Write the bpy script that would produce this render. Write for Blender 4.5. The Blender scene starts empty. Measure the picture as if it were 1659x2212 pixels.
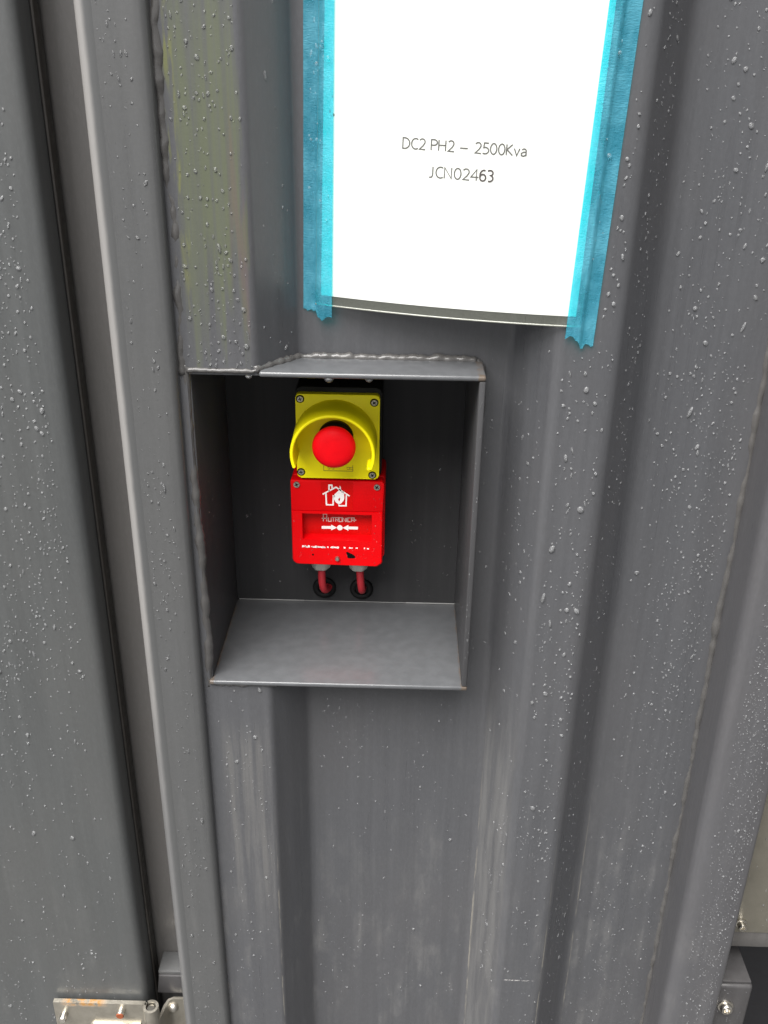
import bpy, bmesh, math, random
import numpy as np
from mathutils import Vector, Matrix

random.seed(7)
RNG = np.random.default_rng(11)
S = bpy.context.scene
COL = S.collection
R = math.radians

# ------------------------------------------------------------------ camera
PITCH, ROLL, YAW = R(25.31), R(0.918), R(-0.85)
cd = bpy.data.cameras.new("camera")
cam = bpy.data.objects.new("camera", cd)
COL.objects.link(cam)
_fw = Vector((math.sin(YAW)*math.cos(PITCH), math.cos(YAW)*math.cos(PITCH), -math.sin(PITCH)))
_r0 = Vector((math.cos(YAW), -math.sin(YAW), 0.0))
_u0 = _r0.cross(_fw)
_r = math.cos(ROLL)*_r0 + math.sin(ROLL)*_u0
_u = -math.sin(ROLL)*_r0 + math.cos(ROLL)*_u0
M = Matrix((_r, _u, -_fw)).transposed().to_4x4()
M.translation = Vector((0.0, -0.742, 1.55))
cam.matrix_world = M
cd.sensor_fit = 'VERTICAL'
cd.sensor_height = 36.0
cd.lens = 36.0*2061.6/2212.0
cd.clip_start = 0.02
cd.clip_end = 500.0
S.camera = cam

# ------------------------------------------------------------------ sky, sun, exposure
SUN_EL, SUN_AZ = R(59), R(-33)       # azimuth: 0 = straight out from the wall (-Y), negative = towards -X
sun_dir = Vector((math.sin(SUN_AZ)*math.cos(SUN_EL), -math.cos(SUN_AZ)*math.cos(SUN_EL), math.sin(SUN_EL)))
w = bpy.data.worlds.new("World")
S.world = w
w.use_nodes = True
nt = w.node_tree
sky = nt.nodes.new("ShaderNodeTexSky")
sky.sky_type = 'NISHITA'
sky.sun_disc = False
sky.sun_elevation = SUN_EL
sky.sun_rotation = math.atan2(sun_dir.x, sun_dir.y)
sky.dust_density = 1.0
sky.air_density = 0.2
hs = nt.nodes.new("ShaderNodeHueSaturation")     # overcast: the blue is taken out of the sky
hs.inputs["Saturation"].default_value = 0.10
bg = nt.nodes["Background"]
bg.inputs["Strength"].default_value = 0.05
nt.links.new(sky.outputs[0], hs.inputs["Color"])
nt.links.new(hs.outputs[0], bg.inputs["Color"])
sl = bpy.data.lights.new("sun", 'SUN')
sl.energy = 1.5
sl.angle = R(52)
sl.color = (1.0, 0.975, 0.95)
so = bpy.data.objects.new("sun", sl)
COL.objects.link(so)
so.rotation_euler = (-sun_dir).to_track_quat('-Z', 'Y').to_euler()
so.location = (-2, -2, 4)
S.view_settings.view_transform = 'Standard'
S.view_settings.look = 'None'
S.view_settings.gamma = 1.0
S.view_settings.exposure = 2.70

# ------------------------------------------------------------------ helpers: objects
def tag(o, label=None, cat=None, group=None, kind=None):
    if label: o["label"] = label
    if cat: o["category"] = cat
    if group: o["group"] = group
    if kind: o["kind"] = kind
    return o

def empty(name, loc=(0, 0, 0)):
    o = bpy.data.objects.new(name, None)
    o.empty_display_size = 0.02
    o.location = loc
    COL.objects.link(o)
    return o

class MB:
    """collects shapes and links them as ONE mesh object"""
    def __init__(self):
        self.bm = bmesh.new()
    def grid(self, pts, cu=False, cv=False):
        bm = self.bm
        V = [[bm.verts.new(p) for p in row] for row in pts]
        n, m = len(V), len(V[0])
        for i in range(n if cu else n-1):
            for j in range(m if cv else m-1):
                a, b = i, (i+1) % n
                c, d = j, (j+1) % m
                try: bm.faces.new((V[a][c], V[b][c], V[b][d], V[a][d]))
                except ValueError: pass
        return V
    def ngon(self, pts):
        return self.bm.faces.new([self.bm.verts.new(p) for p in pts])
    def box(self, x0, x1, y0, y1, z0, z1, bev=0.0, seg=2):
        bm = self.bm
        r = bmesh.ops.create_cube(bm, size=1.0)
        vs = r["verts"]
        for v in vs:
            v.co = Vector(((x0+x1)/2+v.co.x*(x1-x0), (y0+y1)/2+v.co.y*(y1-y0), (z0+z1)/2+v.co.z*(z1-z0)))
        if bev > 0:
            es = list({e for v in vs for e in v.link_edges})
            bmesh.ops.bevel(bm, geom=es, offset=bev, segments=seg, profile=0.5, affect='EDGES')
    def prism(self, poly, y0, y1, bev=0.0, seg=2):
        """poly: list of (x, z), extruded from y0 (front) to y1 (back)"""
        bm = self.bm
        f = [bm.verts.new((x, y0, z)) for x, z in poly]
        b = [bm.verts.new((x, y1, z)) for x, z in poly]
        n = len(poly)
        fr = bm.faces.new(f)
        bm.faces.new(list(reversed(b)))
        for i in range(n):
            j = (i+1) % n
            bm.faces.new((f[j], f[i], b[i], b[j]))
        if bev > 0:
            bmesh.ops.bevel(bm, geom=list(fr.edges), offset=bev, segments=seg, profile=0.5, affect='EDGES')
    def lathe_y(self, cx, cz, prof, n=32, sx=1.0, sz=1.0, caps=True):
        """prof: list of (radius, y) about an axis along Y"""
        rows = []
        for k in range(n):
            a = 2*math.pi*k/n
            rows.append([(cx+sx*r*math.cos(a), y, cz+sz*r*math.sin(a)) for r, y in prof])
        V = self.grid(rows, cu=True)
        if caps:
            for j in (0, -1):
                if prof[j][0] > 1e-6:
                    try: self.bm.faces.new([V[k][j] for k in range(n)])
                    except ValueError: pass
    def lathe_z(self, cx, cy, prof, n=32, rfun=None):
        rows = []
        for k in range(n):
            a = 2*math.pi*k/n
            q = rfun(a) if rfun else 1.0
            rows.append([(cx+r*q*math.cos(a), cy+r*q*math.sin(a), z) for r, z in prof])
        V = self.grid(rows, cu=True)
        for j in (0, -1):
            if prof[j][0] > 1e-6:
                try: self.bm.faces.new([V[k][j] for k in range(n)])
                except ValueError: pass
    def tube(self, path, rad, n=12, caps=True, rmod=None):
        P = [Vector(p) for p in path]
        rows = []
        up = Vector((0, 1, 0))
        for i, p in enumerate(P):
            t = (P[min(i+1, len(P)-1)]-P[max(i-1, 0)]).normalized()
            s = t.cross(up)
            if s.length < 1e-3: s = t.cross(Vector((1, 0, 0)))
            s.normalize()
            b = s.cross(t)
            rr = rad[i] if hasattr(rad, '__len__') else rad
            row = []
            for k in range(n):
                a = 2*math.pi*k/n
                q = rr*(rmod(i, a) if rmod else 1.0)
                row.append(p+s*(q*math.cos(a))+b*(q*math.sin(a)))
            rows.append(row)
        V = self.grid(rows, cv=True)
        if caps:
            for r in (V[0], V[-1]):
                try: self.bm.faces.new(r)
                except ValueError: pass
    def strokes(self, lines, width, place, thick=0.0002):
        """flat ribbons: each line is a list of (a, b); place(a, b, out) -> 3-D point"""
        bm = self.bm
        for ln in lines:
            P = [Vector((p[0], p[1])) for p in ln]
            closed = (P[0]-P[-1]).length < 1e-7 and len(P) > 2
            L, Q = [], []
            n = len(P)
            for i in range(n):
                if closed:
                    a = P[i-1] if i > 0 else P[n-2]
                    c = P[i+1] if i < n-1 else P[1]
                else:
                    a, c = P[max(i-1, 0)], P[min(i+1, n-1)]
                d1 = (P[i]-a); d2 = (c-P[i])
                if d1.length < 1e-9: d1 = d2
                if d2.length < 1e-9: d2 = d1
                d1.normalize(); d2.normalize()
                t = d1+d2
                if t.length < 1e-6: t = d1
                t.normalize()
                nn = Vector((-t.y, t.x))
                h = 0.5*width/max(0.5, abs(t.dot(d1)))
                L.append(P[i]+nn*h); Q.append(P[i]-nn*h)
            rows = []
            for i in range(n):
                rows.append([place(L[i].x, L[i].y, 0), place(L[i].x, L[i].y, thick),
                             place(Q[i].x, Q[i].y, thick), place(Q[i].x, Q[i].y, 0)])
            self.grid(rows)
    def build(self, name, mat, parent=None, angle=40, recalc=True):
        if recalc:
            bmesh.ops.recalc_face_normals(self.bm, faces=self.bm.faces[:])
        me = bpy.data.meshes.new(name)
        self.bm.to_mesh(me)
        self.bm.free()
        for p in me.polygons: p.use_smooth = True
        if angle < 179: me.set_sharp_from_angle(angle=R(angle))
        me.materials.append(mat)
        o = bpy.data.objects.new(name, me)
        COL.objects.link(o)
        if parent is not None:
            o.parent = parent
            o.matrix_parent_inverse = Matrix.Translation(-world_loc(parent))
        return o

def world_loc(o):
    v = Vector(o.location)
    if o.parent is not None:
        v = v + world_loc(o.parent) + o.matrix_parent_inverse.translation
    return v

# ------------------------------------------------------------------ helpers: materials
class NT:
    def __init__(self, name):
        self.m = bpy.data.materials.new(name)
        self.m.use_nodes = True
        self.t = self.m.node_tree
        self.b = self.t.nodes["Principled BSDF"]
        g = self.t.nodes.new("ShaderNodeNewGeometry")
        self.pos = g.outputs["Position"]
        self.geo = g
    def n(self, typ, **kw):
        nd = self.t.nodes.new(typ)
        for k, v in kw.items(): setattr(nd, k, v)
        return nd
    def link(self, a, b): self.t.links.new(a, b)
    def setin(self, sock, v):
        if isinstance(v, bpy.types.NodeSocket): self.link(v, sock)
        else: sock.default_value = v
    def math(self, op, a, b=0.0, clamp=False):
        nd = self.n("ShaderNodeMath", operation=op, use_clamp=clamp)
        self.setin(nd.inputs[0], a); self.setin(nd.inputs[1], b)
        return nd.outputs[0]
    def noise(self, scale=(1, 1, 1), s=1.0, detail=3, rough=0.55, off=(0, 0, 0)):
        mp = self.n("ShaderNodeMapping")
        mp.inputs["Scale"].default_value = scale
        mp.inputs["Location"].default_value = off
        self.link(self.pos, mp.inputs["Vector"])
        nz = self.n("ShaderNodeTexNoise")
        nz.inputs["Scale"].default_value = s
        nz.inputs["Detail"].default_value = detail
        nz.inputs["Roughness"].default_value = rough
        self.link(mp.outputs[0], nz.inputs["Vector"])
        return nz.outputs[0]
    def ramp(self, v, a, b, lo=0.0, hi=1.0, smooth=True):
        mr = self.n("ShaderNodeMapRange", interpolation_type='SMOOTHSTEP' if smooth else 'LINEAR')
        self.setin(mr.inputs[0], v)
        mr.inputs[1].default_value = a; mr.inputs[2].default_value = b
        mr.inputs[3].default_value = lo; mr.inputs[4].default_value = hi
        return mr.outputs[0]
    def mix(self, f, a, b):
        nd = self.n("ShaderNodeMix", data_type='RGBA')
        self.setin(nd.inputs[0], f)
        for s, v in ((nd.inputs[6], a), (nd.inputs[7], b)):
            if isinstance(v, bpy.types.NodeSocket): self.link(v, s)
            else: s.default_value = (*v, 1.0)
        return nd.outputs[2]
    def sep(self):
        s = self.n("ShaderNodeSeparateXYZ")
        self.link(self.pos, s.inputs[0])
        return s.outputs
    def bump(self, h, strength=0.2, dist=0.001):
        bp = self.n("ShaderNodeBump")
        bp.inputs["Strength"].default_value = strength
        bp.inputs["Distance"].default_value = dist
        self.link(h, bp.inputs["Height"])
        self.link(bp.outputs[0], self.b.inputs["Normal"])

def plain(name, col, rough=0.5, metal=0.0, var=0.15, scale=60.0, bump=0.0, spec=0.5, rvar=0.1):
    t = NT(name)
    f = t.noise((1, 1, 1), scale, 4)
    dark = tuple(c*(1-var) for c in col); lite = tuple(min(1, c*(1+var)) for c in col)
    t.link(t.mix(f, dark, lite), t.b.inputs["Base Color"])
    t.link(t.ramp(t.noise((1, 1, 1), scale*0.6, 3, off=(3, 1, 2)), 0.3, 0.7, max(0.02, rough-rvar), min(1, rough+rvar)), t.b.inputs["Roughness"])
    t.b.inputs["Metallic"].default_value = metal
    t.b.inputs["Specular IOR Level"].default_value = spec
    if bump: t.bump(t.noise((1, 1, 1), scale*8, 2), bump, 0.0006)
    return t.m

def steel_paint(name, base=(0.066, 0.0675, 0.072), algae=False, dirt=1.0, rough=0.36, tint=None, rust=None, dents=0.25, spec=0.40, coat=0.10):
    """wet graphite-grey paint on steel: vertical run streaks, dull dried patches, fine dust"""
    t = NT(name)
    x, y, z = t.sep()
    streak = t.noise((90, 90, 2.2), 1.0, 4, 0.6)
    blotch = t.noise((1, 1, 0.45), 9.0, 4, 0.6, (2, 5, 1))
    fine = t.noise((1, 1, 0.35), 420.0, 3, 0.7)
    cloud = t.noise((1, 1, 0.4), 38.0, 5, 0.65, (4, 4, 9))
    lo = tuple(c*0.92 for c in base); hi = tuple(c*1.09 for c in base)
    c = t.mix(t.ramp(streak, 0.3, 0.72), lo, hi)
    c = t.mix(t.ramp(blotch, 0.35, 0.7, 0, 0.55 if dirt > 0 else 0.12), c, tuple(b*v for b, v in zip(base, (1.10, 1.06, 1.03))))
    c = t.mix(t.ramp(fine, 0.4, 0.75, 0, 0.22 if dirt > 0 else 0.06), c, tuple(b*1.5 for b in base))
    # dull dried-on dust, stronger towards the bottom of the wall
    dz = t.ramp(z, 1.02, 0.62, 0.0, 1.0)
    dz2 = t.math('MULTIPLY', dz, t.ramp(cloud, 0.46, 0.72))
    dz3 = t.math('MULTIPLY', dz2, t.ramp(streak, 0.42, 0.66, 0.25, 1.0))
    c = t.mix(t.math('MULTIPLY', dz3, 0.30*dirt), c, (0.19, 0.185, 0.175))
    if algae:
        # green film on the left rib and along the weld
        edge = t.noise((140, 140, 14), 1.0, 4, 0.6, (1, 7, 3))
        wob = t.math('MULTIPLY', t.math('SUBTRACT', edge, 0.5), 0.03)
        xe = t.math('ADD', x, wob)
        zwob = t.math('ADD', z, t.math('MULTIPLY', t.math('SUBTRACT', t.noise((120, 120, 4), 1.0, 3), 0.5), 0.36))
        m = t.math('MULTIPLY', t.ramp(xe, -0.172, -0.163), t.ramp(xe, -0.118, -0.123))
        m = t.math('MULTIPLY', m, t.ramp(zwob, 1.335, 1.43))
        m = t.math('MULTIPLY', m, t.ramp(zwob, 1.63, 1.53, 0.35, 1.0))
        st = t.ramp(t.noise((160, 160, 2.0), 1.0, 3, 0.5, (8, 1, 1)), 0.34, 0.58, 0.36, 1.0)
        m = t.math('MULTIPLY', m, st)
        c = t.mix(m, c, (0.083, 0.092, 0.060))
        # brighter yellow-green rim
        rim = t.math('MULTIPLY', t.ramp(xe, -0.172, -0.168), t.ramp(xe, -0.163, -0.168))
        rim = t.math('MULTIPLY', rim, t.math('MULTIPLY', t.ramp(zwob, 1.37, 1.44), t.ramp(zwob, 1.60, 1.55)))
        rim = t.math('MULTIPLY', rim, t.ramp(t.noise((200, 200, 30), 1.0, 3), 0.4, 0.6))
        c = t.mix(t.math('MULTIPLY', rim, 0.45), c, (0.17, 0.18, 0.03))
        pk = t.math('MULTIPLY', t.ramp(x, -0.134, -0.126), t.ramp(x, -0.117, -0.121))
        pk = t.math('MULTIPLY', pk, t.math('MULTIPLY', t.ramp(zwob, 1.37, 1.42), t.ramp(zwob, 1.50, 1.44)))
        c = t.mix(t.math('MULTIPLY', pk, 0.5), c, (0.105, 0.075, 0.068))
    if algae:
        m = t.math('MULTIPLY', t.ramp(x, 0.0935, 0.0975), t.ramp(x, 0.1240, 0.1195))
        m = t.math('MULTIPLY', m, t.ramp(z, 1.03, 0.90))
        m = t.math('MULTIPLY', m, t.ramp(t.noise((120, 120, 9), 1.0, 5, 0.65, (6, 2, 2)), 0.34, 0.66, 0.25, 1.0))
        c = t.mix(t.math('MULTIPLY', m, 0.42), c, (0.175, 0.172, 0.165))
        m = t.math('MULTIPLY', t.ramp(x, -0.170, -0.160), t.ramp(x, -0.116, -0.122))
        m = t.math('MULTIPLY', m, t.math('MULTIPLY', t.ramp(z, 0.99, 0.93), t.ramp(z, 0.66, 0.80)))
        m = t.math('MULTIPLY', m, t.ramp(t.noise((150, 150, 6), 1.0, 5, 0.65, (1, 2, 7)), 0.38, 0.64))
        c = t.mix(t.math('MULTIPLY', m, 0.35), c, (0.16, 0.155, 0.145))
    if algae:
        # paint worn through along the folds low down, and a few scuffs
        wn = t.noise((300, 300, 26), 1.0, 4, 0.7, (2, 9, 4))
        xw = t.math('ADD', x, t.math('MULTIPLY', t.math('SUBTRACT', wn, 0.5), 0.0016))
        m = None
        for xc, zt in ((0.1722, 0.86), (0.2125, 0.90), (0.0955, 0.95), (-0.1165, 0.90)):
            k_ = t.math('MULTIPLY', t.ramp(t.math('ABSOLUTE', t.math('SUBTRACT', xw, xc)), 0.0011, 0.0003), t.ramp(z, zt, zt-0.25))
            m = k_ if m is None else t.math('MAXIMUM', m, k_)
        m = t.math('MULTIPLY', m, t.ramp(wn, 0.42, 0.60))
        sc = t.math('MULTIPLY', t.ramp(t.math('ABSOLUTE', t.math('SUBTRACT', z, t.math('ADD', 0.628, t.math('MULTIPLY', x, -0.02)))), 0.0011, 0.0004), t.math('MULTIPLY', t.ramp(x, 0.130, 0.133), t.ramp(x, 0.166, 0.158)))
        sc = t.math('MULTIPLY', sc, t.ramp(t.noise((1, 1, 1), 420.0, 2, 0.5, (7, 7, 7)), 0.46, 0.56))
        c = t.mix(t.math('MULTIPLY', m, 0.75), c, (0.21, 0.195, 0.165))
        c = t.mix(t.math('MULTIPLY', sc, 0.9), c, (0.36, 0.35, 0.34))
    if tint is not None:
        c = t.mix(0.35, c, tint)
    if rust is not None:
        rx0, rx1 = rust
        nz = t.noise((1, 1, 1), 220.0, 4, 0.7)
        wob = t.math('MULTIPLY', t.math('SUBTRACT', nz, 0.5), 0.006)
        xx = t.math('ADD', x, wob)
        m = t.math('MAXIMUM', t.ramp(xx, rx0+0.0028, rx0+0.0012), t.ramp(xx, rx1-0.0028, rx1-0.0012))
        m = t.math('MULTIPLY', m, t.ramp(t.noise((1, 1, 1), 46.0, 3, 0.6, (3, 3, 3)), 0.34, 0.56))
        c = t.mix(t.math('MULTIPLY', m, 0.6), c, (0.10, 0.065, 0.035))
    t.link(c, t.b.inputs["Base Color"])
    rg = t.ramp(t.math('ADD', t.math('MULTIPLY', blotch, 0.5), t.math('MULTIPLY', streak, 0.5)), 0.36, 0.64, rough-(0.10 if dirt > 0 else 0.02), rough+(0.10 if dirt > 0 else 0.02))
    rg = t.math('ADD', rg, t.math('MULTIPLY', dz3, 0.25))
    t.link(rg, t.b.inputs["Roughness"])
    t.b.inputs["Specular IOR Level"].default_value = spec
    t.b.inputs["Coat Weight"].default_value = coat
    t.b.inputs["Coat Roughness"].default_value = 0.12
    h = t.math('ADD', t.math('MULTIPLY', t.noise((1, 1, 1), 300.0, 2), 0.12), t.math('MULTIPLY', t.noise((1, 1, 0.5), 14.0, 2), 1.2))
    h = t.math('ADD', h, t.math('MULTIPLY', t.noise((230, 230, 9), 1.0, 3), 0.12))
    t.bump(h, dents, 0.002)
    return t.m

M_PANEL = steel_paint("panel_paint", algae=True)
M_POST = steel_paint("post_paint", base=(0.068, 0.069, 0.070), tint=(0.078, 0.080, 0.079))
M_POSTR = steel_paint("right_post_paint", base=(0.070, 0.070, 0.074), dirt=0.5)
M_DOOR = steel_paint("door_paint", base=(0.064, 0.067, 0.067), dirt=0.35, rough=0.42)
M_FRAME = steel_paint("frame_paint", base=(0.078, 0.075, 0.072), dirt=0.1)
M_BACK_SHADED = steel_paint("recess_back_shaded", base=(0.030, 0.030, 0.031), dirt=0.0, rough=0.4, spec=0.08, coat=0.0)  # same grey paint, darkened: the shade inside the recess is in its colour
M_RECESS_SHADED = steel_paint("recess_side_shaded", base=(0.052, 0.052, 0.054), dirt=0.0, rough=0.4, spec=0.10, coat=0.02)  # side plates of the same paint, some shade mixed into the colour
M_SHELF = steel_paint("recess_shelf_paint", base=(0.080, 0.083, 0.087), dirt=0.0, rough=0.30, dents=0.06, coat=0.3, rust=(-0.1705, 0.0655))
M_BRACKET = steel_paint("bracket_paint", base=(0.045, 0.044, 0.045), dirt=0.2)
M_WELD = steel_paint("weld_paint", base=(0.068, 0.066, 0.064), dirt=0.3, rough=0.30, dents=0.6)
M_RUBBER = plain("gasket_rubber", (0.012, 0.012, 0.012), 0.55)
M_TRIM = plain("brown_trim", (0.030, 0.026, 0.022), 0.5, var=0.4, scale=120)
M_INOX = plain("stainless", (0.62, 0.59, 0.53), 0.30, metal=1.0, var=0.12, scale=140, bump=0.15)
M_BLACKVOID = plain("gap_shade_black", (0.012, 0.012, 0.014), 0.6)
M_YELLOW = plain("yellow_plastic", (0.92, 0.80, 0.004), 0.45, var=0.05, bump=0.05, spec=0.2)
M_BODY = plain("black_plastic", (0.009, 0.009, 0.007), 0.55, var=0.2, spec=0.12)
M_RED = plain("red_plastic", (0.62, 0.001, 0.003), 0.42, var=0.04, bump=0.04, spec=0.12)
M_REDPANEL = plain("red_window_panel", (0.50, 0.002, 0.002), 0.30, var=0.05, spec=0.15)
M_REDLABEL = plain("red_label", (0.54, 0.002, 0.002), 0.34, var=0.04, spec=0.12)
M_BUTTON = plain("button_red", (0.76, 0.002, 0.007), 0.5, var=0.14, scale=90, bump=0.15, spec=0.12)
M_WHITE = plain("white_print", (0.80, 0.76, 0.74), 0.5, var=0.05)
M_PINK = plain("faded_print", (0.66, 0.44, 0.40), 0.5, var=0.12)
M_SCREW = plain("screw_steel", (0.42, 0.40, 0.35), 0.34, metal=0.9, var=0.3, scale=300)
M_SLOT = plain("screw_recess", (0.005, 0.005, 0.005), 0.8, spec=0.04)
M_GLAND = plain("grey_gland", (0.44, 0.44, 0.39), 0.5, var=0.08)
M_CABLE = plain("red_cable_sheath", (0.42, 0.018, 0.028), 0.42, var=0.1)
M_GROMMET = plain("black_grommet", (0.006, 0.006, 0.006), 0.5, spec=0.15)
M_PAPER = plain("paper", (0.84, 0.84, 0.84), 0.7, var=0.012, scale=30, spec=0.3)
M_INK = plain("printer_ink", (0.07, 0.065, 0.065), 0.6, var=0.5, scale=500)
M_PEN = plain("pen_ink", (0.035, 0.02, 0.025), 0.55, var=0.5, scale=600)

def beige_panel():
    t = NT("beige_steel")
    f = t.noise((1, 1, 1), 40.0, 6, 0.7)
    t.link(t.mix(f, (0.135, 0.125, 0.100), (0.235, 0.22, 0.18)), t.b.inputs["Base Color"])
    t.b.inputs["Metallic"].default_value = 0.35
    t.b.inputs["Roughness"].default_value = 0.42
    t.bump(t.noise((1, 1, 1), 700.0, 2), 0.2, 0.0004)
    return t.m
M_BEIGE = beige_panel()

def hinge_mat():
    t = NT("hinge_steel")
    x, y, z = t.sep()
    f = t.noise((1, 1, 1), 90.0, 5, 0.7)
    c = t.mix(f, (0.28, 0.26, 0.21), (0.50, 0.47, 0.41))
    nz = t.noise((1, 1, 1), 130.0, 4, 0.65, (5, 2, 2))
    m = t.math('MULTIPLY', t.ramp(z, 0.5725, 0.5765), t.math('MULTIPLY', t.ramp(x, -0.372, -0.358), t.ramp(x, -0.312, -0.328)))
    m = t.math('MULTIPLY', m, t.ramp(nz, 0.36, 0.58))
    c = t.mix(m, c, (0.30, 0.15, 0.04))
    t.link(c, t.b.inputs["Base Color"])
    t.link(t.math('SUBTRACT', 0.85, m, True), t.b.inputs["Metallic"])
    t.link(t.ramp(f, 0.3, 0.7, 0.30, 0.48), t.b.inputs["Roughness"])
    t.bump(t.noise((1, 1, 1), 260.0, 3), 0.2, 0.0008)
    return t.m
M_HINGE = hinge_mat()

def rust_mat():
    return plain("rusty_stud_end", (0.22, 0.055, 0.018), 0.7, var=0.4, scale=400)
M_RUST = rust_mat()

def tape_mat():
    t = NT("blue_masking_tape")
    crepe = t.noise((1, 1, 3.2), 320.0, 3, 0.6)
    sm = t.noise((1, 1, 0.6), 46.0, 4, 0.65)
    t.link(t.mix(t.ramp(sm, 0.3, 0.7), (0.065, 0.335, 0.49), (0.130, 0.47, 0.62)), t.b.inputs["Base Color"])
    t.b.inputs["Roughness"].default_value = 0.42
    t.bump(t.math('ADD', crepe, t.math('MULTIPLY', sm, 2.5)), 0.6, 0.0009)
    tr = t.n("ShaderNodeBsdfTransparent")
    tr.inputs[0].default_value = (0.03, 0.95, 0.98, 1)
    mx = t.n("ShaderNodeMixShader")
    t.link(t.ramp(sm, 0.25, 0.75, 0.34, 0.50), mx.inputs[0])
    t.link(tr.outputs[0], mx.inputs[1]); t.link(t.b.outputs[0], mx.inputs[2])
    t.link(mx.outputs[0], t.t.nodes["Material Output"].inputs[0])
    return t.m
M_TAPE = tape_mat()

def sleeve_mat():
    t = NT("clear_plastic_sleeve")
    t.b.inputs["Base Color"].default_value = (0.30, 0.31, 0.27, 1)
    t.b.inputs["Roughness"].default_value = 0.12
    t.b.inputs["Specular IOR Level"].default_value = 0.6
    t.bump(t.noise((60, 60, 8), 1.0, 3), 0.25, 0.0012)
    tr = t.n("ShaderNodeBsdfTransparent")
    tr.inputs[0].default_value = (0.93, 0.94, 0.92, 1)
    mx = t.n("ShaderNodeMixShader")
    mx.inputs[0].default_value = 0.14
    t.link(tr.outputs[0], mx.inputs[1]); t.link(t.b.outputs[0], mx.inputs[2])
    t.link(mx.outputs[0], t.t.nodes["Material Output"].inputs[0])
    return t.m
M_SLEEVE = sleeve_mat()
M_SEAM = plain("sleeve_seam_plastic", (0.20, 0.205, 0.175), 0.16, var=0.3, scale=90, spec=0.8)

def water_mat(name="water", milk=0.12, ior=1.42):
    """a drop a few pixels wide: it bends what lies behind it, mirrors the sky, and scatters a little of it"""
    t = NT(name)
    rf = t.n("ShaderNodeBsdfRefraction")
    rf.inputs["IOR"].default_value = 1.33; rf.inputs["Roughness"].default_value = 0.05
    gl = t.n("ShaderNodeBsdfGlossy")
    gl.inputs["Roughness"].default_value = 0.30
    df = t.n("ShaderNodeBsdfDiffuse")
    df.inputs["Color"].default_value = (0.80, 0.81, 0.82, 1)
    fr = t.n("ShaderNodeFresnel"); fr.inputs["IOR"].default_value = ior
    m1 = t.n("ShaderNodeMixShader"); m1.inputs[0].default_value = milk
    t.link(rf.outputs[0], m1.inputs[1]); t.link(df.outputs[0], m1.inputs[2])
    m2 = t.n("ShaderNodeMixShader")
    t.link(fr.outputs[0], m2.inputs[0]); t.link(m1.outputs[0], m2.inputs[1]); t.link(gl.outputs[0], m2.inputs[2])
    t.link(m2.outputs[0], t.t.nodes["Material Output"].inputs[0])
    return t.m
M_WATER = water_mat()
M_WATER_CLEAR = water_mat("clear_water", 0.07, 1.38)

def ground_mat():
    t = NT("wet_tarmac")
    f = t.noise((1, 1, 1), 60.0, 5, 0.7)
    g = t.noise((1, 1, 1), 1.2, 4, 0.6)
    c = t.mix(f, (0.030, 0.030, 0.030), (0.065, 0.063, 0.060))
    c = t.mix(t.ramp(g, 0.4, 0.65, 0, 0.5), c, (0.05, 0.05, 0.048))
    t.link(c, t.b.inputs["Base Color"])
    t.link(t.ramp(g, 0.35, 0.7, 0.25, 0.75), t.b.inputs["Roughness"])
    t.bump(f, 0.5, 0.004)
    return t.m

# ------------------------------------------------------------------ ground
g = MB()
g.grid([[(-90, -90, 0), (-90, 90, 0)], [(90, -90, 0), (90, 90, 0)]])
tag(g.build("ground", ground_mat()), kind="structure")

# ------------------------------------------------------------------ the steel container
Z0, Z1 = 0.16, 2.46
CON = empty("generator_container")
tag(CON, "graphite grey steel generator container with corrugated wall, side door and square alarm recess", "container")

def arc(cx, cy, r, a0, a1, n):
    return [(cx+r*math.cos(R(a0+(a1-a0)*i/n)), cy+r*math.sin(R(a0+(a1-a0)*i/n))) for i in range(n+1)]

def fillet(pts, rad, n=4):
    """round the inner corners of an open polyline of (x, y)"""
    out = [Vector(pts[0])]
    for i in range(1, len(pts)-1):
        p = Vector(pts[i]); a = (Vector(pts[i-1])-p); b = (Vector(pts[i+1])-p)
        r_ = rad[i] if hasattr(rad, '__len__') else rad
        ang = a.angle(b)
        d = min(r_/math.tan(ang/2), a.length*0.45, b.length*0.45)
        s = p+a.normalized()*d; e = p+b.normalized()*d
        for k in range(n+1):
            t = k/n
            out.append((1-t)**2*s+2*t*(1-t)*p+t*t*e)
    out.append(Vector(pts[-1]))
    return [(v.x, v.y) for v in out]

VD = 0.045                                   # depth of the corrugation
NX0, NX1, NZ0, NZ1 = -0.1735, 0.0695, 1.0165, 1.3225      # outer size of the recess box
prof = fillet([(-0.185, 0.0), (-0.1157, 0.0), (-0.0845, VD), (0.0935, VD), (0.1243, 0.0), (0.1725, 0.0), (0.2085, VD), (0.318, VD)], [0, 0.009, 0.010, 0.011, 0.013, 0.018, 0.024, 0], 6)

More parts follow.
